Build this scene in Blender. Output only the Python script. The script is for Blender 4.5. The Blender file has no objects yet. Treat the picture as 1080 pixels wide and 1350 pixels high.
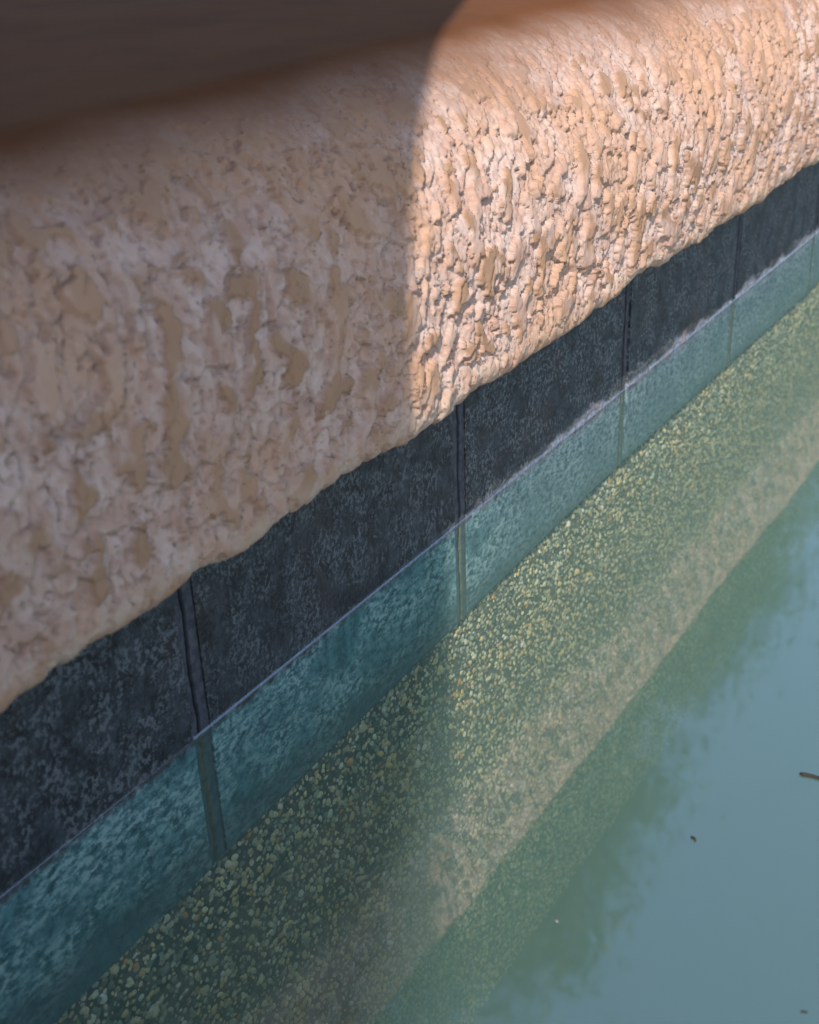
import bpy, math, random
import numpy as np
from mathutils import Matrix, Vector

# ------------------------------------------------------------------ frame of reference
# X runs along the pool wall, Y into the wall (tile face at Y = 0, pool at Y < 0), Z up, water at Z = 0.
D = 0.443                       # camera distance from the wall plane
SC = bpy.context.scene
COL = SC.collection
rng = np.random.default_rng(7)
random.seed(7)

# ------------------------------------------------------------------ camera
F_PX = 1667.0
d1 = Vector((1205, -910, F_PX)).normalized()          # along the wall, in camera axes (x right, y down, z forward)
d2 = Vector((130, 3225, F_PX)); d2 = (d2 - d1 * d2.dot(d1)).normalized()   # straight down
nn = d1.cross(d2).normalized()                        # into the wall
right = Vector((d1.x, nn.x, -d2.x)); down = Vector((d1.y, nn.y, -d2.y)); fwd = Vector((d1.z, nn.z, -d2.z))
cam_loc = Vector((0, -D, 1.031 * D))
m = Matrix.Identity(4)
for r in range(3):
    m[r][0] = right[r]; m[r][1] = -down[r]; m[r][2] = -fwd[r]; m[r][3] = cam_loc[r]
cam = bpy.data.cameras.new('camera')
cam.sensor_fit = 'HORIZONTAL'; cam.sensor_width = 36.0; cam.lens = F_PX / 1080 * 36.0
cam.clip_start = 0.02; cam.clip_end = 500
cam.dof.use_dof = True; cam.dof.focus_distance = 0.90; cam.dof.aperture_fstop = 14.0
cam_o = bpy.data.objects.new('camera', cam); cam_o.matrix_world = m
COL.objects.link(cam_o); SC.camera = cam_o

# ------------------------------------------------------------------ sky, sun, exposure
SUN_EL = math.radians(43)
SUN_H = Vector((0.903, 0.430))                         # horizontal direction the light travels
world = bpy.data.worlds.new('World'); SC.world = world; world.use_nodes = True
wn = world.node_tree.nodes; wl = world.node_tree.links
bg = wn['Background']; bg.inputs['Strength'].default_value = 0.15
sky = wn.new('ShaderNodeTexSky'); sky.sky_type = 'NISHITA'; sky.sun_disc = False
sky.sun_elevation = SUN_EL; sky.sun_rotation = math.atan2(-SUN_H.x, -SUN_H.y)
sky.air_density = 1.0; sky.dust_density = 1.0; sky.ozone_density = 1.6
wl.new(sky.outputs[0], bg.inputs[0])
sun = bpy.data.lights.new('sun', 'SUN'); sun.energy = 3.5; sun.angle = math.radians(0.28); sun.color = (1.0, 0.94, 0.89)
sun_o = bpy.data.objects.new('sun', sun); COL.objects.link(sun_o)
ldir = Vector((SUN_H.x * math.cos(SUN_EL), SUN_H.y * math.cos(SUN_EL), -math.sin(SUN_EL)))
sun_o.rotation_euler = ldir.to_track_quat('-Z', 'Y').to_euler()
sun_o.location = (-3, -2, 4)
SC.view_settings.view_transform = 'Standard'; SC.view_settings.look = 'None'
SC.view_settings.gamma = 1.0; SC.view_settings.use_curve_mapping = False
SC.view_settings.exposure = 1.1
SC.render.engine = 'CYCLES'
SC.cycles.use_denoising = True
SC.cycles.volume_bounces = 1
SC.cycles.transparent_max_bounces = 16
SC.cycles.max_bounces = 7; SC.cycles.diffuse_bounces = 3

# ------------------------------------------------------------------ helpers
def tag(o, label=None, cat=None, group=None, kind=None):
    if label: o['label'] = label
    if cat: o['category'] = cat
    if group: o['group'] = group
    if kind: o['kind'] = kind
    return o

def empty(name, loc=(0, 0, 0)):
    o = bpy.data.objects.new(name, None); o.location = loc; o.empty_display_size = 0.1
    COL.objects.link(o); return o

def link_mesh(name, me, mat, parent=None, smooth=True):
    if mat: me.materials.append(mat)
    o = bpy.data.objects.new(name, me); COL.objects.link(o)
    if parent: o.parent = parent
    if smooth: me.polygons.foreach_set('use_smooth', np.ones(len(me.polygons), dtype=bool))
    return o

def np_mesh(name, verts, quads=None, tris=None):
    me = bpy.data.meshes.new(name)
    me.vertices.add(len(verts)); me.vertices.foreach_set('co', np.asarray(verts, dtype=np.float32).ravel())
    idx = []; starts = []; tot = 0
    if quads is not None and len(quads):
        q = np.asarray(quads, dtype=np.int32); idx.append(q.ravel()); starts.append(np.arange(len(q)) * 4 + tot); tot += q.size
    if tris is not None and len(tris):
        t = np.asarray(tris, dtype=np.int32); idx.append(t.ravel()); starts.append(np.arange(len(t)) * 3 + tot); tot += t.size
    idx = np.concatenate(idx); starts = np.concatenate(starts)
    me.loops.add(len(idx)); me.loops.foreach_set('vertex_index', idx.astype(np.int32))
    me.polygons.add(len(starts)); me.polygons.foreach_set('loop_start', starts.astype(np.int32))
    me.update(calc_edges=True); me.validate()
    return me

def point_attr(me, name, vals):
    a = me.attributes.new(name, 'FLOAT', 'POINT'); a.data.foreach_set('value', np.asarray(vals, dtype=np.float32).ravel())

def color_attr(me, name, rgb):
    a = me.attributes.new(name, 'FLOAT_COLOR', 'POINT')
    c = np.ones((len(rgb), 4), dtype=np.float32); c[:, :3] = rgb; a.data.foreach_set('color', c.ravel())

def box_mesh(name, boxes, bevel=0.0):
    import bmesh
    bm = bmesh.new()
    for (x0, x1, y0, y1, z0, z1) in boxes:
        r = bmesh.ops.create_cube(bm, size=1.0)
        for v in r['verts']:
            v.co = Vector(((x0 + x1) / 2 + v.co.x * (x1 - x0), (y0 + y1) / 2 + v.co.y * (y1 - y0), (z0 + z1) / 2 + v.co.z * (z1 - z0)))
    if bevel:
        bmesh.ops.bevel(bm, geom=bm.edges[:], offset=bevel, segments=2, affect='EDGES')
    me = bpy.data.meshes.new(name); bm.to_mesh(me); bm.free(); return me

# gradient noise on arrays
_perm = np.random.default_rng(11).permutation(4096).astype(np.int64)
def _h(ix, iy, seed):
    return _perm[(_perm[(ix + seed * 131) & 4095] + iy) & 4095]
def perlin(x, y, seed=0):
    xi = np.floor(x).astype(np.int64); yi = np.floor(y).astype(np.int64); xf = x - xi; yf = y - yi
    u = xf ** 3 * (xf * (xf * 6 - 15) + 10); v = yf ** 3 * (yf * (yf * 6 - 15) + 10)
    def g(a, b, dx, dy):
        ang = _h(a, b, seed) * (2 * math.pi / 4096.0); return np.cos(ang) * dx + np.sin(ang) * dy
    n00 = g(xi, yi, xf, yf); n10 = g(xi + 1, yi, xf - 1, yf); n01 = g(xi, yi + 1, xf, yf - 1); n11 = g(xi + 1, yi + 1, xf - 1, yf - 1)
    return 1.5 * ((n00 * (1 - u) + n10 * u) * (1 - v) + (n01 * (1 - u) + n11 * u) * v)
def fbm(x, y, seed=0, octaves=3, gain=0.5):
    s = 0; a = 1.0; t = 0
    for k in range(octaves):
        s = s + a * perlin(x * 2 ** k + 17.3 * k, y * 2 ** k - 9.1 * k, seed + k); t += a; a *= gain
    return s / t * 1.3
def worley(x, y, seed=0):
    """nearest feature point: distance, second distance, offset to it and two random values of its cell"""
    xi = np.floor(x).astype(np.int64); yi = np.floor(y).astype(np.int64)
    F1 = np.full(x.shape, 9.0); F2 = np.full(x.shape, 9.0); DX = np.zeros(x.shape); DY = np.zeros(x.shape); R1 = np.zeros(x.shape); R2 = np.zeros(x.shape)
    for a in (-1, 0, 1):
        for b in (-1, 0, 1):
            cx = xi + a; cy = yi + b; h1 = _h(cx, cy, seed); h2 = _h(cy, cx, seed + 3)
            dx = x - (cx + 0.1 + 0.8 * h1 / 4096.0); dy = y - (cy + 0.1 + 0.8 * h2 / 4096.0); d = np.hypot(dx, dy)
            near = d < F1
            F2 = np.where(near, F1, np.minimum(F2, d)); DX = np.where(near, dx, DX); DY = np.where(near, dy, DY)
            R1 = np.where(near, _h(cx, cy, seed + 7) / 4096.0, R1); R2 = np.where(near, _h(cx, cy, seed + 9) / 4096.0, R2); F1 = np.where(near, d, F1)
    return F1, F2, DX, DY, R1, R2
def sstep(a, b, x):
    t = np.clip((x - a) / (b - a), 0, 1); return t * t * (3 - 2 * t)

# node helpers
class NT:
    def __init__(self, name):
        self.mat = bpy.data.materials.new(name); self.mat.use_nodes = True
        self.t = self.mat.node_tree; self.n = self.t.nodes; self.l = self.t.links
        self.out = self.n['Material Output']; self.bsdf = self.n['Principled BSDF']
    def node(self, typ, **kw):
        nd = self.n.new(typ)
        for k, v in kw.items(): setattr(nd, k, v)
        return nd
    def put(self, sock, v):
        if hasattr(v, 'is_output'): self.l.new(v, sock)
        elif isinstance(v, (tuple, list)) and len(v) == 3 and sock.type == 'RGBA': sock.default_value = (*v, 1)
        else: sock.default_value = v
    def math(self, op, a, b=0.0, clamp=False):
        nd = self.node('ShaderNodeMath', operation=op, use_clamp=clamp); self.put(nd.inputs[0], a); self.put(nd.inputs[1], b); return nd.outputs[0]
    def mix(self, f, a, b):
        nd = self.node('ShaderNodeMix', data_type='RGBA'); self.put(nd.inputs[0], f); self.put(nd.inputs[6], a); self.put(nd.inputs[7], b); return nd.outputs[2]
    def step(self, v, a, b):
        nd = self.node('ShaderNodeMapRange', interpolation_type='SMOOTHSTEP')
        self.put(nd.inputs[0], v); nd.inputs[1].default_value = a; nd.inputs[2].default_value = b; return nd.outputs[0]
    def pos(self):
        if not hasattr(self, '_p'): self._p = self.node('ShaderNodeNewGeometry').outputs['Position']
        return self._p
    def xyz(self):
        if not hasattr(self, '_x'):
            s = self.node('ShaderNodeSeparateXYZ'); self.l.new(self.pos(), s.inputs[0]); self._x = s.outputs
        return self._x
    def noise(self, scale, detail=4, rough=0.55, stretch=None, dist=0.0):
        nd = self.node('ShaderNodeTexNoise'); nd.inputs['Scale'].default_value = scale; nd.inputs['Detail'].default_value = detail
        nd.inputs['Roughness'].default_value = rough; nd.inputs['Distortion'].default_value = dist
        v = self.pos()
        if stretch:
            mp = self.node('ShaderNodeMapping'); mp.inputs['Scale'].default_value = stretch; self.l.new(v, mp.inputs[0]); v = mp.outputs[0]
        self.l.new(v, nd.inputs['Vector']); return nd.outputs['Fac']
    def attr(self, name, out='Fac'):
        return self.node('ShaderNodeAttribute', attribute_name=name).outputs[out]
    def bump(self, h, dist, strength=1.0):
        nd = self.node('ShaderNodeBump'); nd.inputs['Strength'].default_value = strength; nd.inputs['Distance'].default_value = dist
        self.put(nd.inputs['Height'], h); return nd.outputs[0]
    def finish(self, color, rough=0.8, normal=None, spec=0.3):
        self.put(self.bsdf.inputs['Base Color'], color); self.put(self.bsdf.inputs['Roughness'], rough)
        self.bsdf.inputs['Specular IOR Level'].default_value = spec
        if normal is not None: self.l.new(normal, self.bsdf.inputs['Normal'])
        return self.mat

# ------------------------------------------------------------------ materials
def mat_coping():
    t = NT('stamped_concrete')
    plate = t.attr('plate'); lip = t.attr('lip'); top = t.attr('top'); pit = t.attr('pit'); edge = t.attr('edge')
    a = t.noise(60, 4, 0.6); b = t.noise(300, 3, 0.6); c = t.noise(11, 3, 0.55)
    z = t.xyz()[2]
    recess = t.mix(t.step(a, 0.36, 0.64), (0.335, 0.210, 0.157), (0.40, 0.293, 0.243))
    recess = t.mix(t.step(c, 0.46, 0.66), recess, (0.35, 0.212, 0.142))
    recess = t.mix(t.math('MULTIPLY', t.step(b, 0.54, 0.70), 0.22), recess, (0.48, 0.41, 0.36))
    recess = t.mix(t.math('MULTIPLY', pit, 0.5), recess, (0.20, 0.14, 0.10))
    flat = t.mix(t.step(c, 0.4, 0.65), (0.25, 0.145, 0.085), (0.31, 0.185, 0.115))
    flat = t.mix(t.math('MULTIPLY', t.step(a, 0.5, 0.7), 0.35), flat, (0.28, 0.15, 0.08))
    col = t.mix(plate, recess, flat)
    col = t.mix(t.math('MULTIPLY', edge, 0.50), col, (0.52, 0.43, 0.365))
    rim = t.mix(t.step(a, 0.4, 0.62), (0.33, 0.20, 0.13), (0.35, 0.265, 0.19))
    col = t.mix(t.math('MULTIPLY', lip, 0.6), col, rim)
    topc = t.mix(t.step(c, 0.4, 0.65), (0.105, 0.039, 0.013), (0.088, 0.033, 0.012))  # smooth orange-brown top, albedo lowered to stand in for deep shade
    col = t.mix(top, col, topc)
    h = t.math('ADD', t.math('MULTIPLY', t.noise(380, 3, 0.6), 1.0), t.math('MULTIPLY', t.noise(1000, 2, 0.5), 0.4))
    fine = t.math('SUBTRACT', 1.0, t.math('MULTIPLY', t.attr('flat'), 0.75))
    fine = t.math('MULTIPLY', fine, t.math('SUBTRACT', 1.0, t.math('MULTIPLY', top, 0.8)))
    h = t.math('MULTIPLY', h, fine)
    vo = t.node('ShaderNodeTexVoronoi'); vo.inputs['Scale'].default_value = 330; t.l.new(t.pos(), vo.inputs['Vector'])
    pore = t.math('MULTIPLY', t.math('SUBTRACT', 1.0, t.step(vo.outputs['Distance'], 0.12, 0.30)), t.step(t.noise(90, 2, 0.5), 0.52, 0.62))
    h = t.math('SUBTRACT', h, t.math('MULTIPLY', pore, 1.2))
    col = t.mix(t.math('MULTIPLY', t.math('MULTIPLY', pore, fine), 0.5), col, (0.16, 0.11, 0.08))
    m_ = t.finish(col, 0.9, t.bump(h, 0.0007, 0.7), 0.12)
    return m_

def mat_tile():
    t = NT('slate_tile')
    x, y, z = t.xyz()
    big = t.noise(15, 4, 0.6); mid = t.noise(70, 5, 0.7, (1, 1, 0.75)); fine = t.noise(310, 5, 0.74, (1, 1, 0.85))
    col = t.mix(t.step(mid, 0.40, 0.62), (0.006, 0.008, 0.009), (0.032, 0.042, 0.047))
    col = t.mix(t.math('MULTIPLY', t.step(big, 0.50, 0.68), 0.55), col, (0.040, 0.030, 0.027))
    spk = t.math('MULTIPLY', t.step(fine, 0.49, 0.57), t.math('ADD', 0.15, t.math('MULTIPLY', t.step(t.noise(34, 4, 0.65), 0.40, 0.58), 0.95)), True)
    col = t.mix(t.math('MULTIPLY', spk, 0.85), col, (0.150, 0.166, 0.174))
    col = t.mix(t.math('MULTIPLY', t.step(t.noise(520, 3, 0.7), 0.66, 0.72), 0.7), col, (0.34, 0.35, 0.35))
    rnd = t.node('ShaderNodeObjectInfo').outputs['Random']
    col = t.mix(t.math('MULTIPLY', rnd, 0.35), col, t.mix(t.step(mid, 0.35, 0.65), (0.016, 0.015, 0.016), (0.05, 0.05, 0.05)))
    # pale scale that has settled on the tile below the waterline, with sunlight painted in farther along
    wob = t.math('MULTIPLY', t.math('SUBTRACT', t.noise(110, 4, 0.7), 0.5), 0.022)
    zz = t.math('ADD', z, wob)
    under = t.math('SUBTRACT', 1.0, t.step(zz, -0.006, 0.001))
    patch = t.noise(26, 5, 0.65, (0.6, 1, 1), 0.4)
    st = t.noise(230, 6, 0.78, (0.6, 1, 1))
    scale_lit_c = t.mix(t.step(mid, 0.36, 0.62), (0.065, 0.19, 0.205), (0.17, 0.39, 0.40))
    scale_lit_c = t.mix(t.math('MULTIPLY', t.step(st, 0.47, 0.56), t.step(patch, 0.38, 0.60)), scale_lit_c, (0.54, 0.76, 0.73))
    scale_lit_c = t.mix(t.math('MULTIPLY', t.math('SUBTRACT', 1.0, t.step(st, 0.36, 0.46)), 0.75), scale_lit_c, (0.040, 0.075, 0.085))
    sunlit_grey = t.mix(t.step(st, 0.40, 0.58), (0.08, 0.13, 0.16), (0.27, 0.34, 0.38))  # sunlit look of the farther submerged tiles, painted as grey-blue
    scale_lit_c = t.mix(t.math('MULTIPLY', t.step(t.math('ADD', x, t.math('MULTIPLY', patch, 0.10)), 0.70, 0.95), 0.65), scale_lit_c, sunlit_grey)
    low = t.math('SUBTRACT', 1.0, t.step(t.math('ADD', z, t.math('MULTIPLY', wob, 1.2)), -0.080, -0.060))
    scale_lit_c = t.mix(t.math('MULTIPLY', low, 0.6), scale_lit_c, (0.075, 0.125, 0.13))
    col = t.mix(t.math('MULTIPLY', under, 0.95), col, scale_lit_c)
    # lime crust at the waterline, thicker farther along the wall
    thick = t.step(x, 0.60, 1.0)
    crust_n = t.noise(150, 5, 0.75); crust_l = t.noise(19, 2, 0.5)
    up = t.math('ADD', 0.0032, t.math('MULTIPLY', t.math('MULTIPLY', t.step(crust_l, 0.38, 0.66), thick), 0.010))
    hgt = t.math('DIVIDE', z, up)
    band = t.math('SUBTRACT', 1.0, t.step(t.math('ADD', hgt, t.math('MULTIPLY', t.math('SUBTRACT', crust_n, 0.5), 2.4)), 0.3, 1.3))
    band = t.math('MULTIPLY', t.math('MULTIPLY', band, t.step(z, -0.007, -0.001)), t.math('ADD', 0.25, t.math('MULTIPLY', t.step(crust_n, 0.44, 0.56), 0.75)))
    band = t.math('MULTIPLY', band, t.math('ADD', 0.12, t.math('MULTIPLY', thick, 0.50)))
    col = t.mix(band, col, (0.46, 0.47, 0.54))
    rust = t.math('MULTIPLY', t.math('MULTIPLY', band, t.step(t.noise(48, 1, 0.4), 0.62, 0.68)), 1.0)
    col = t.mix(rust, col, (0.50, 0.20, 0.10))
    h = t.math('ADD', t.math('MULTIPLY', mid, 0.8), t.math('MULTIPLY', fine, 0.9))
    h = t.math('ADD', h, t.math('MULTIPLY', band, 0.5))
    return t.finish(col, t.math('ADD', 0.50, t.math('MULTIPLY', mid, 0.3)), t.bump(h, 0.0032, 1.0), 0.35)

def mat_grout():
    t = NT('grout')
    x, y, z = t.xyz(); g = t.attr('groove')
    n = t.noise(160, 4, 0.6)
    col = t.mix(t.step(n, 0.35, 0.65), (0.045, 0.049, 0.056), (0.078, 0.082, 0.090))
    col = t.mix(g, col, (0.010, 0.010, 0.012))
    alg = t.mix(t.step(n, 0.35, 0.65), (0.085, 0.13, 0.13), (0.13, 0.18, 0.175))
    alg = t.mix(g, alg, t.mix(t.step(n, 0.4, 0.6), (0.13, 0.14, 0.07), (0.21, 0.21, 0.11)))
    under = t.math('SUBTRACT', 1.0, t.step(t.math('ADD', z, t.math('MULTIPLY', t.math('SUBTRACT', n, 0.5), 0.02)), -0.008, 0.004))
    col = t.mix(under, col, alg)
    return t.finish(col, 0.9, t.bump(t.noise(420, 3, 0.7), 0.0018, 0.9), 0.08)

def mat_plaster():
    t = NT('pebble_plaster')
    n = t.noise(120, 4, 0.6)
    col = t.mix(t.step(n, 0.35, 0.65), (0.065, 0.072, 0.052), (0.14, 0.145, 0.105))
    return t.finish(col, 0.85, t.bump(n, 0.002, 0.7))

def mat_pebble():
    t = NT('pebbles'); n = t.noise(600, 3, 0.6)
    col = t.attr('tint', 'Color')
    col = t.mix(t.math('MULTIPLY', t.step(n, 0.4, 0.7), 0.3), col, (0.12, 0.12, 0.08))
    return t.finish(col, 0.6, None, 0.2)

def mat_water():
    t = NT('pool_water')
    t.n.remove(t.bsdf)
    w = t.math('ADD', t.math('MULTIPLY', t.noise(9, 2, 0.5), 1.0), t.math('MULTIPLY', t.noise(30, 1, 0.4), 0.06))
    nrm = t.bump(w, 0.00035, 1.0)
    geo = t.node('ShaderNodeNewGeometry')
    dt = t.node('ShaderNodeVectorMath', operation='DOT_PRODUCT'); t.l.new(geo.outputs['Incoming'], dt.inputs[0]); t.l.new(geo.outputs['Normal'], dt.inputs[1])
    c = t.math('ABSOLUTE', dt.outputs['Value'])
    F0 = 0.23
    f = t.math('ADD', F0, t.math('MULTIPLY', t.math('POWER', t.math('SUBTRACT', 1.0, c, True), 5.0), 1 - F0), True)
    tr = t.node('ShaderNodeBsdfTransparent'); gl = t.node('ShaderNodeBsdfGlossy'); gl.inputs['Roughness'].default_value = 0.04
    t.l.new(nrm, gl.inputs['Normal'])
    mx = t.node('ShaderNodeMixShader'); t.l.new(f, mx.inputs[0]); t.l.new(tr.outputs[0], mx.inputs[1]); t.l.new(gl.outputs[0], mx.inputs[2])
    t.l.new(mx.outputs[0], t.out.inputs['Surface'])
    sc = t.node('ShaderNodeVolumeScatter'); sc.inputs['Color'].default_value = (0.50, 0.84, 0.75, 1); sc.inputs['Density'].default_value = 1.25
    ab = t.node('ShaderNodeVolumeAbsorption'); ab.inputs['Color'].default_value = (0.46, 0.62, 0.52, 1); ab.inputs['Density'].default_value = 2.4
    ad = t.node('ShaderNodeAddShader'); t.l.new(sc.outputs[0], ad.inputs[0]); t.l.new(ab.outputs[0], ad.inputs[1])
    t.l.new(ad.outputs[0], t.out.inputs['Volume'])
    return t.mat

def mat_simple(name, c1, c2, scale, rough=0.85, bump=0.0, bscale=None):
    t = NT(name); n = t.noise(scale, 5, 0.6)
    col = t.mix(t.step(n, 0.35, 0.65), c1, c2)
    nrm = t.bump(t.noise(bscale or scale * 3, 4, 0.6), bump) if bump else None
    return t.finish(col, rough, nrm)

def mat_leaf():
    t = NT('leaves')
    col = t.mix(t.attr('shade'), (0.030, 0.060, 0.018), (0.070, 0.115, 0.030))
    tl = t.node('ShaderNodeBsdfTranslucent'); t.l.new(col, tl.inputs[0])
    t.put(t.bsdf.inputs['Base Color'], col); t.bsdf.inputs['Roughness'].default_value = 0.5
    mx = t.node('ShaderNodeMixShader'); mx.inputs[0].default_value = 0.4
    t.l.new(t.bsdf.outputs[0], mx.inputs[1]); t.l.new(tl.outputs[0], mx.inputs[2]); t.l.new(mx.outputs[0], t.out.inputs['Surface'])
    return t.mat

M_COP = mat_coping(); M_TILE = mat_tile(); M_GROUT = mat_grout(); M_PLAS = mat_plaster(); M_PEB = mat_pebble(); M_WAT = mat_water()
M_DECK = mat_simple('deck_concrete', (0.24, 0.10, 0.05), (0.19, 0.085, 0.045), 18, 0.85, 0.002, 120)
M_SOIL = mat_simple('planting_soil', (0.06, 0.045, 0.03), (0.10, 0.075, 0.05), 9, 0.95, 0.02, 30)
M_STONE = mat_simple('shadow_wall_stucco', (0.42, 0.30, 0.22), (0.36, 0.26, 0.20), 12, 0.9, 0.004, 90)
M_SHELL = mat_simple('pool_shell', (0.10, 0.105, 0.08), (0.16, 0.16, 0.12), 60, 0.85, 0.003, 200)
M_LEAF = mat_leaf(); M_BARK = mat_simple('bark', (0.09, 0.065, 0.045), (0.15, 0.12, 0.09), 20, 0.9, 0.01, 60)
M_TWIG = mat_simple('dark_twig', (0.012, 0.010, 0.008), (0.03, 0.022, 0.016), 400, 0.8)
M_FLECK = mat_simple('pale_fleck', (0.22, 0.21, 0.18), (0.30, 0.29, 0.25), 400, 0.8)

# ------------------------------------------------------------------ large structure
ZTOP = 0.80 * D
POOL = (-0.60, 9.0, -6.0, 0.0)
FLOOR_Z = -1.25
def sheet(name, rects, mat, z):
    v = []; q = []
    for (x0, x1, y0, y1) in rects:
        b = len(v); v += [(x0, y0, z), (x1, y0, z), (x1, y1, z), (x0, y1, z)]; q.append((b, b + 1, b + 2, b + 3))
    o = link_mesh(name, np_mesh(name, np.array(v, dtype=float), q), mat, smooth=False); tag(o, kind='structure'); return o
sheet('deck', [(-4, 12, 0.50, 1.35), (-4, POOL[0], -9, 0.5), (POOL[1], 12, -9, 0.5), (POOL[0], POOL[1], -9, POOL[2])], M_DECK, ZTOP - 0.006)
sheet('ground', [(-150, 150, 1.35, 150), (-150, 150, -150, -9), (-150, -4, -9, 1.35), (12, 150, -9, 1.35)], M_SOIL, ZTOP - 0.02)
sheet('pool_floor', [(POOL[0] - 0.1, POOL[1] + 0.1, POOL[2] - 0.1, 0.1)], M_SHELL, FLOOR_Z)
sh = link_mesh('pool_shell', box_mesh('pool_shell', [(POOL[0] - 0.3, POOL[0], POOL[2] - 0.3, 0.0, FLOOR_Z - 0.1, ZTOP - 0.012),
     (POOL[1], POOL[1] + 0.3, POOL[2] - 0.3, 0.0, FLOOR_Z - 0.1, ZTOP - 0.012), (POOL[0] + 0.001, POOL[1] - 0.001, POOL[2] - 0.3, POOL[2], FLOOR_Z - 0.1, ZTOP - 0.012)]), M_SHELL, smooth=False)
tag(sh, kind='structure')

# water: one closed body, its sides run a little way into the pool walls
def water_mesh():
    top = [(0.03, 0.0021), (-0.0002, 0.0021)] + [(-0.0002 - 0.0052 * t, 0.0021 * (1 - t) ** 3) for t in np.linspace(0.12, 1, 9)] + [(POOL[2] - 0.05, 0.0)]
    sec = top + [(POOL[2] - 0.05, FLOOR_Z - 0.05), (0.03, FLOOR_Z - 0.05)]; n = len(sec)
    V = [(x, y, z) for x in (POOL[0] - 0.05, POOL[1] + 0.05) for (y, z) in sec]
    F = [(i, (i + 1) % n, n + (i + 1) % n, n + i) for i in range(n)] + [tuple(range(n))[::-1], tuple(range(n, 2 * n))]
    import bmesh
    me = bpy.data.meshes.new('water'); me.from_pydata(V, [], F)
    bm = bmesh.new(); bm.from_mesh(me); bmesh.ops.recalc_face_normals(bm, faces=bm.faces[:]); bm.to_mesh(me); bm.free(); return me
wat = link_mesh('water', water_mesh(), M_WAT, smooth=False)
tag(wat, kind='structure')

# ------------------------------------------------------------------ pool wall: grout bed, tiles, plaster, pebbles
wall = tag(empty('pool_wall'), 'pool wall of charcoal waterline tiles above submerged pebble plaster', 'wall')
TILE_B, TILE_T = -0.086, 0.165
TW, JOINT, X0 = 0.305, 0.013, 0.437
def tile_bottom(x): return TILE_B - 0.016 * np.clip((0.80 - x) / 0.45, -0.55, 1.6)
def grout():
    gx = [(-0.61, 0.0016, 0)]                           # x, y, groove
    for k in range(-4, 20):
        c = X0 + k * TW
        if c - 0.013 < -0.61: continue
        gx += [(c - 0.012, 0.0016, 0), (c - 0.0045, 0.0014, 0), (c - 0.0024, 0.0015, 0.0), (c - 0.0016, 0.0030, 1), (c - 0.0008, 0.0030, 1), (c + 0.0002, 0.0014, 0.5), (c + 0.0016, 0.0012, 0), (c + 0.012, 0.0016, 0)]
    gx.append((9.0, 0.0016, 0)); gx = np.array(gx); n = len(gx)
    zs = np.concatenate([[TILE_B], np.linspace(-0.070, TILE_T, 24)]); V = []; G = []
    for i, z in enumerate(zs):
        wob = 0.0005 * math.sin(i * 2.9) + 0.0007 * math.sin(i * 0.9)
        V += [(a + wob, b, z if i else float(tile_bottom(a)) - 0.001) for a, b, g in gx]; G += list(gx[:, 2])
    Q = [(i * n + j, i * n + j + 1, (i + 1) * n + j + 1, (i + 1) * n + j) for i in range(len(zs) - 1) for j in range(n - 1)]
    me = np_mesh('grout', np.array(V), Q); point_attr(me, 'groove', G)
    link_mesh('grout', me, M_GROUT, wall, smooth=False)
grout()
for k in range(-3, 20):
    tile_me = box_mesh('tile', [(JOINT / 2, TW - JOINT / 2, 0.0, 0.010, TILE_B, TILE_T)], 0.0018)
    for v in tile_me.vertices:
        if v.co.z < 0: v.co.z += float(tile_bottom(X0 + k * TW + v.co.x)) - TILE_B
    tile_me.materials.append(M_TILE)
    o = bpy.data.objects.new('tile', tile_me); COL.objects.link(o); o.parent = wall
    o.location = (X0 + k * TW, 0.0006 * math.sin(k * 2.3), 0.0); o.rotation_euler = (0.003 * math.sin(k * 1.7), 0, 0.003 * math.cos(k * 3.1))

# plaster below the tile, curving into the floor
pr = [(0.05, -0.060), (0.006, -0.060), (0.006, -0.30), (0.006, -0.55), (0.0, -0.85)] + [(-0.35 * (1 - math.cos(a)), -0.90 - 0.34 * math.sin(a)) for a in np.linspace(0, math.pi / 2, 10)]
xs = np.linspace(-0.61, 9.0, 160)
V = np.array([(x, y, z) for (y, z) in pr for x in xs]); n = len(xs)
Q = [(i * n + j, i * n + j + 1, (i + 1) * n + j + 1, (i + 1) * n + j) for i in range(len(pr) - 1) for j in range(n - 1)]
link_mesh('plaster', np_mesh('plaster', V, Q), M_PLAS, wall, smooth=False)

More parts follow.
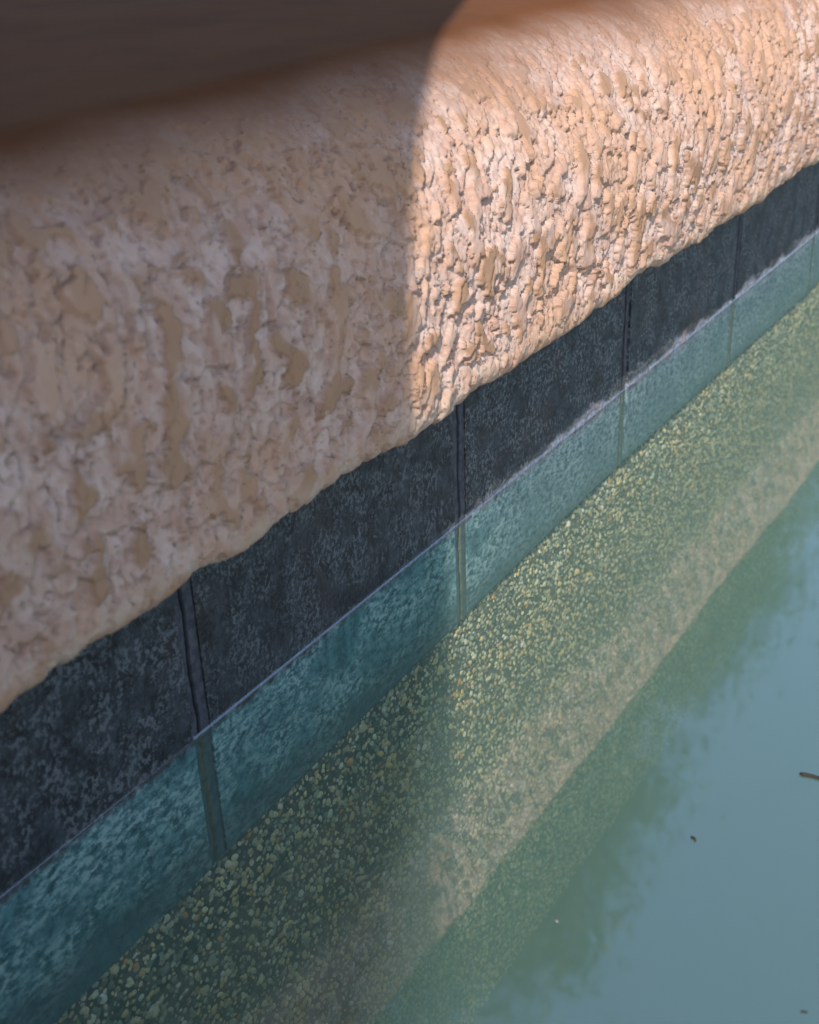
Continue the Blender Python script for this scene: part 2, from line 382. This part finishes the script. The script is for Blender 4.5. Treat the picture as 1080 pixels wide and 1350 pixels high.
def pebbles():
    pitch = 0.0047
    X, Z = np.meshgrid(np.arange(0.18, 2.05, pitch), np.arange(TILE_B + 0.010, -0.56, -pitch * 0.87))
    X = X + (np.arange(X.shape[0])[:, None] % 2) * pitch / 2
    X = X.ravel() + rng.normal(0, pitch * 0.22, X.size); Z = Z.ravel() + rng.normal(0, pitch * 0.22, Z.size)
    keep = (rng.random(X.size) < 0.95) & (Z < tile_bottom(X) - 0.003); X = X[keep]; Z = Z[keep]; N = X.size
    ra = rng.uniform(0.0018, 0.0033, N) * (1 + 0.35 * (rng.random(N) < 0.10)) * (1 - 0.35 * (rng.random(N) < 0.25)); rb = ra * rng.uniform(0.55, 0.9, N); th = rng.uniform(0, math.pi, N)
    ht = rb * rng.uniform(0.5, 1.0, N); sink = rng.uniform(-0.0004, 0.001, N)
    K = 7
    ang = np.arange(K) * 2 * math.pi / K
    rings = [(1.0, -0.2), (0.72, 0.68)]
    loc = []
    for (r, hh) in rings:
        for a in ang: loc.append((r * math.cos(a), r * math.sin(a), hh))
    loc.append((0, 0, 1.0)); loc = np.array(loc); P = len(loc)
    lx = loc[None, :, 0] * ra[:, None] * (1 + rng.normal(0, 0.07, (N, P))); lz = loc[None, :, 1] * rb[:, None] * (1 + rng.normal(0, 0.07, (N, P))); ly = loc[None, :, 2] * ht[:, None]
    tilt = rng.normal(0, 0.25, (N, 1)); ly = ly + lx * tilt
    c, s = np.cos(th)[:, None], np.sin(th)[:, None]
    vx = X[:, None] + lx * c - lz * s; vz = Z[:, None] + lx * s + lz * c; vy = 0.006 + sink[:, None] - ly
    V = np.stack([vx, vy, vz], -1).reshape(-1, 3)
    q = [(i, (i + 1) % K, K + (i + 1) % K, K + i) for i in range(K)]; t = [(K + i, K + (i + 1) % K, 2 * K) for i in range(K)]
    base = (np.arange(N) * P)[:, None, None]
    Q = (np.array(q)[None] + base).reshape(-1, 4); T = (np.array(t)[None] + base).reshape(-1, 3)
    me = np_mesh('pebbles', V, Q, T)
    pal = np.array([(0.64, 0.55, 0.36), (0.60, 0.46, 0.22), (0.46, 0.41, 0.27), (0.33, 0.34, 0.25), (0.20, 0.21, 0.16), (0.74, 0.66, 0.50), (0.55, 0.28, 0.10), (0.10, 0.11, 0.09)])
    w = np.array([0.14, 0.15, 0.19, 0.20, 0.16, 0.06, 0.02, 0.08])
    cidx = rng.choice(len(pal), N, p=w / w.sum()); colr = np.clip(pal[cidx] * rng.uniform(0.95, 1.4, (N, 1)), 0, 0.82)
    pt = fbm(X / 0.07, Z / 0.07, 120, 3)[:, None]; colr = np.clip(colr * (1.15 + 0.28 * pt) * np.where(pt > 0.1, [[1.05, 0.98, 0.85]], [[0.95, 1.02, 1.0]]), 0.02, 0.85)
    color_attr(me, 'tint', np.repeat(colr, P, axis=0))
    o = link_mesh('pebbles', me, M_PEB, wall); tag(o, kind='stuff')
pebbles()

# ------------------------------------------------------------------ coping: rounded, overhanging, stamped like rough stone
def coping():
    ov = 0.155 * D; zb = 0.338 * D; RA = 0.25 * D; RB = 0.30 * D; rb = 0.014
    prof = []                                           # y, z, ny, nz
    for y in np.linspace(0.04, -ov + rb, 22): prof.append((y, zb, 0, -1))
    for a in np.linspace(0, math.pi / 2, 20)[1:]: prof.append((-ov + rb - rb * math.sin(a), zb + rb - rb * math.cos(a), -math.sin(a), -math.cos(a)))
    for z in np.arange(zb + rb, ZTOP - RB, 0.00095)[1:]: prof.append((-ov, z, -1, 0))
    for a in np.linspace(0, math.pi / 2, 190):
        ny, nz = -math.cos(a) / RA, math.sin(a) / RB; nl = math.hypot(ny, nz)
        prof.append((-ov + RA - RA * math.cos(a), ZTOP - RB + RB * math.sin(a), ny / nl, nz / nl))
    for y in np.concatenate([np.arange(-ov + RA, 0.12, 0.0014)[1:], np.arange(0.12, 0.60, 0.012)]): prof.append((y, ZTOP, 0, 1))
    prof += [(0.62, ZTOP - 0.05, 0, 1)]
    prof = np.array(prof); nr = len(prof)
    seg = np.hypot(np.diff(prof[:, 0]), np.diff(prof[:, 1])); u = np.concatenate([[0], np.cumsum(seg)])
    xs = [-0.61]
    while xs[-1] < 8.9:
        x = xs[-1]
        if x < 0.26: st = 0.008
        elif x < 1.85: st = 0.00095 + 0.0009 * max(0, x - 0.7)
        else: st = min(0.03, 0.002 + (x - 1.85) * 0.01)
        xs.append(x + st)
    xs = np.array(xs); nc = len(xs)
    X, U = np.meshgrid(xs, u)
    i_b = 22 + 10; u_b = u[i_b]                          # the lower edge
    u_f = u[22 + 19]                                     # start of the face
    Zp = prof[:, 1][:, None]; Yp = prof[:, 0][:, None]
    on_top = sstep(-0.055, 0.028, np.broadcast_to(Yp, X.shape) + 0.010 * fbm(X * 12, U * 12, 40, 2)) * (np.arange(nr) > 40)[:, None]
    lip = np.exp(-((U - u_b - 0.004) / 0.011) ** 2)
    # --- relief: chipped facets with sheer edges, flat-topped plates standing proud, pits, thin cracks
    wx = X + 0.0022 * fbm(X / 0.009, U / 0.010, 1, 3); wu = U + 0.0030 * fbm(X / 0.010 + 5, U / 0.011, 4, 3)
    rot = 0.30
    rx = wx * math.cos(rot) - wu * math.sin(rot); ru = wx * math.sin(rot) + wu * math.cos(rot)
    n1 = fbm(rx / 0.030, ru / 0.036, 8, 3, 0.5)
    n3 = fbm(X / 0.0042, U / 0.0050, 20, 2)
    b1, b2, bx_, by_, rb1, rb2 = worley(rx / 0.0120, ru / 0.0200, 70)      # facets
    c1, c2, cx_, cy_, rc1, rc2 = worley(rx / 0.0052, ru / 0.0080, 80)      # chips
    pf = fbm(rx / 0.0175, ru / 0.0240, 60, 4, 0.48) + 0.16 * n1 + 0.16 * (rb1 - 0.5) - 0.10
    plate = sstep(0.0, 0.045, pf)
    edge = sstep(-0.05, -0.005, pf) * (1 - plate)
    facet = 0.46 * (rb1 - 0.5) + 0.36 * bx_ - 0.26 * by_
    chip = 0.09 * (rc1 - 0.5) + 0.09 * cx_ - 0.06 * cy_
    quiet = sstep(-0.25, 0.25, fbm(X / 0.035, U / 0.045, 95, 2))
    pits = sstep(0.28, 0.5, -fbm(X / 0.0048, U / 0.0056, 37, 2)) * (1 - plate)
    rough = -0.22 + facet * (1 - 0.25 * quiet) + chip * (1 - 0.7 * quiet) + 0.25 * n1 + 0.04 * n3 - 0.26 * pits
    wrinkle = np.exp(-((b2 - b1) / 0.05) ** 2) * sstep(0.35, 0.65, rb2)     # thin raised wrinkles
    crack = (1 - sstep(0.0, 0.10, b2 - b1)) * (rb2 < 0.4)
    rough = rough - 0.32 * crack + 0.14 * wrinkle
    flat = 0.36 + 0.22 * (rb1 - 0.5) * (1 - quiet) + 0.20 * bx_ * (1 - 0.75 * quiet) - 0.13 * by_ * (1 - 0.75 * quiet) + 0.24 * n1 + 0.010 * n3
    h = rough * (1 - plate) + np.maximum(flat, rough * 0.25) * plate
    crease = np.abs(fbm(rx / 0.017 + 3, ru / 0.060, 26, 3, 0.55))
    ridge = (1 - sstep(0.0, 0.07, crease)) * sstep(-0.10, 0.20, fbm(X / 0.03, U / 0.03, 29, 2))
    h = h - 0.50 * ridge * (1 - 0.5 * plate)
    pits = np.clip(pits + 0.7 * crack, 0, 1)
    edge = np.clip(edge + 0.8 * wrinkle * (1 - plate), 0, 1)
    tint = sstep(-0.05, 0.22, fbm(X / 0.024, U / 0.030, 99, 2) + 0.5 * pf)
    amp = np.full(X.shape, 0.0055)
    amp = amp * sstep(u_b - 0.016, u_b + 0.004, U) * (1 - 0.93 * on_top) * (1 - 0.45 * lip)
    off = h * amp + 0.0030 * fbm(X / 0.16, U / 0.12, 33, 2) + 0.00025 * n3 * (amp > 0.0005)
    off = off * (0.25 + 0.75 * (1 - on_top))
    Y = prof[:, 0][:, None] + prof[:, 2][:, None] * off
    Z = prof[:, 1][:, None] + prof[:, 3][:, None] * off
    # uneven lower edge
    wlow = np.exp(-np.maximum(U - u_b, 0) / 0.022)
    edge = 0.0065 * fbm(X / 0.14, X * 0 + 3.1, 50, 2) + 0.0028 * fbm(X / 0.040, X * 0 + 7.7, 54, 3, 0.45)
    Z = Z + wlow * edge
    V = np.stack([X, Y, Z], -1).reshape(-1, 3)
    i = np.arange(nr - 1)[:, None] * nc; j = np.arange(nc - 1)[None, :]
    a = i + j
    Q = np.stack([a, a + nc, a + nc + 1, a + 1], -1).reshape(-1, 4)[:, ::-1]
    me = np_mesh('coping', V, Q)
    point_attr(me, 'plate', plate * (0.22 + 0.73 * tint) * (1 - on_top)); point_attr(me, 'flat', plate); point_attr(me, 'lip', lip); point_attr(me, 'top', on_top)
    point_attr(me, 'pit', np.clip((ridge + 0.6 * pits) * (1 - on_top), 0, 1)); point_attr(me, 'edge', edge * (1 - plate) * (1 - on_top))
    o = link_mesh('coping', me, M_COP)
    tag(o, 'rough tan stamped concrete pool coping overhanging the dark tiles', 'coping')
coping()

# ------------------------------------------------------------------ unseen wall added behind the camera to shadow the left coping and cut skylight
gw = link_mesh('shadow_wall', box_mesh('shadow_wall', [(-1.15, -0.595, -0.631, 1.30, -1.2, 3.2)], 0.01), M_STONE, smooth=False)
tag(gw, 'unseen tan wall added behind the camera to shade the left of the coping', 'wall')
gc = link_mesh('shadow_wall_cap', box_mesh('shadow_wall_cap', [(-1.18, -0.58, -0.66, 1.33, 3.202, 3.27)], 0.012), M_STONE, gw, smooth=False)

# ------------------------------------------------------------------ trees behind the deck, mirrored in the water
def make_tree(seed, H, rad):
    r = np.random.default_rng(seed)
    root = empty('tree')
    # trunk with limbs
    segs = []
    def limb(p, q, r0, r1): segs.append((np.array(p), np.array(q), r0, r1))
    limb((0, 0, -0.05), (0.03, 0.02, H * 0.30), 0.07, 0.055); limb((0.03, 0.02, H * 0.30), (-0.02, 0.0, H * 0.62), 0.055, 0.035); limb((-0.02, 0, H * 0.62), (0.02, 0.03, H * 0.92), 0.035, 0.01)
    for k in range(9):
        z = H * (0.25 + 0.07 * k); a = k * 2.4 + seed; L = rad * 0.75
        limb((0, 0, z), (L * math.cos(a), L * math.sin(a), z + 0.35), 0.028, 0.007)
    V = []; Q = []
    for (p, q, r0, r1) in segs:
        d = (q - p) / np.linalg.norm(q - p); s = np.cross(d, (0.3, 0.9, 0.2)); s /= np.linalg.norm(s); t = np.cross(d, s); b = len(V)
        for (c, rr) in ((p, r0), (q, r1)):
            for k in range(7):
                a = k * 2 * math.pi / 7; V.append(c + rr * (math.cos(a) * s + math.sin(a) * t))
        for k in range(7): Q.append((b + k, b + (k + 1) % 7, b + 7 + (k + 1) % 7, b + 7 + k))
    link_mesh('trunk', np_mesh('trunk', np.array(V), Q), M_BARK, root)
    # crown: clumps of leaves
    nc_ = 80; cz = 0.22 + 0.765 * r.random(nc_) ** 0.75; prof = np.sqrt(np.clip(1 - ((cz - 0.5) / 0.52) ** 2, 0.02, 1))
    ca = r.uniform(0, 2 * math.pi, nc_); cr = rad * prof * np.sqrt(r.uniform(0.15, 1, nc_))
    cc = np.stack([cr * np.cos(ca), cr * np.sin(ca), cz * H], -1)
    nl = 240; P = (cc[:, None, :] + r.normal(0, 1, (nc_, nl, 3)) * np.array([0.17, 0.17, 0.14])).reshape(-1, 3); N = len(P)
    ax = r.normal(0, 1, (N, 3)); ax /= np.linalg.norm(ax, axis=1)[:, None]; bx = np.cross(ax, r.normal(0, 1, (N, 3))); bx /= np.linalg.norm(bx, axis=1)[:, None]
    L = r.uniform(0.018, 0.036, N)[:, None]; W = L * 0.45
    fold = np.cross(ax, bx) * L * 0.15
    V = np.stack([P - ax * L, P + bx * W + fold, P + ax * L, P - bx * W + fold], 1).reshape(-1, 3)
    T = (np.array([(0, 1, 2), (0, 2, 3)])[None] + (np.arange(N) * 4)[:, None, None]).reshape(-1, 3)
    me = np_mesh('crown', V, None, T); point_attr(me, 'shade', np.repeat(np.clip(r.normal(0.5, 0.3, N), 0, 1), 4))
    link_mesh('crown', me, M_LEAF, root, smooth=False)
    return root
protos = [make_tree(3, 4.75, 0.75), make_tree(5, 4.95, 0.8), make_tree(9, 4.6, 0.85)]
used = [False] * 3
for k in range(15):
    p = k % 3
    if not used[p]: o = protos[p]; used[p] = True
    else:
        src = protos[p]; o = src.copy(); COL.objects.link(o)
        for ch in src.children:
            c = ch.copy(); COL.objects.link(c); c.parent = o
    o.location = (0.3 + k * 0.76 + random.uniform(-0.15, 0.15), 2.25 + random.uniform(-0.12, 0.12), ZTOP - 0.02)
    o.rotation_euler = (0, 0, random.uniform(0, 6.28)); o.scale = (1, 1, random.uniform(0.97, 1.04) * (1.0 - 0.030 * max(0, k - 5)))
    tag(o, 'leafy green tree behind the deck, mirrored as a green fringe in the water', 'tree', 'trees mirrored in the water')

# ------------------------------------------------------------------ bits afloat
def on_water(px, py):
    ray = right * ((px - 540) / F_PX) + down * ((py - 675) / F_PX) + fwd
    t = -cam_loc.z / ray.z; return cam_loc + ray * t

def tube(name, pts, radii, mat, parent=None, K=7):
    V = []; Q = []
    pts = [np.array(p, dtype=float) for p in pts]
    for i, p in enumerate(pts):
        d = pts[min(i + 1, len(pts) - 1)] - pts[max(i - 1, 0)]; d /= np.linalg.norm(d)
        s = np.cross(d, (0, 0, 1)); s /= np.linalg.norm(s); t = np.cross(s, d)
        for k in range(K):
            a = k * 2 * math.pi / K; V.append(p + radii[i] * (math.cos(a) * s + math.sin(a) * t))
    for i in range(len(pts) - 1):
        for k in range(K): Q.append((i * K + k, i * K + (k + 1) % K, (i + 1) * K + (k + 1) % K, (i + 1) * K + k))
    b0 = len(V); V += [pts[0], pts[-1]]
    T = [(b0, (k + 1) % K, k) for k in range(K)] + [(b0 + 1, (len(pts) - 1) * K + k, (len(pts) - 1) * K + (k + 1) % K) for k in range(K)]
    return link_mesh(name, np_mesh(name, np.array(V), Q, T), mat, parent)

def twig(name, p0, p1, r, label, cat, mat=M_TWIG, bend=0.0):
    a = on_water(*p0); b = on_water(*p1); o = (a + b) / 2; L = (b - a); side = Vector((-L.y, L.x, 0))
    pts = []; rad = []
    for t, k in ((0, 0.55), (0.12, 1.0), (0.4, 0.9), (0.7, 0.8), (0.92, 0.6), (1, 0.25)):
        q = a + L * t + side * (bend * math.sin(math.pi * t)) - o; pts.append((q.x, q.y, r * 0.5)); rad.append(r * k)
    ob = tube(name, pts, rad, mat); ob.location = (o.x, o.y, 0.0); tag(ob, label, cat); return ob
twig('floating_twig', (1054, 1021), (1092, 1031), 0.0012, 'dark thin twig floating at the right edge of the picture', 'twig', bend=0.06)
twig('floating_bud', (911, 1104), (916, 1111), 0.0008, 'tiny dark curled bud floating on the open water left of the twig', 'bud', bend=0.3)
twig('floating_husk', (1056, 1335), (1065, 1336), 0.0006, 'small dark husk floating near the bottom right corner', 'husk', bend=0.2)
twig('floating_fleck', (733, 1214), (736, 1216), 0.0004, 'tiny pale fleck floating near the end of the green reflection', 'fleck', M_FLECK)
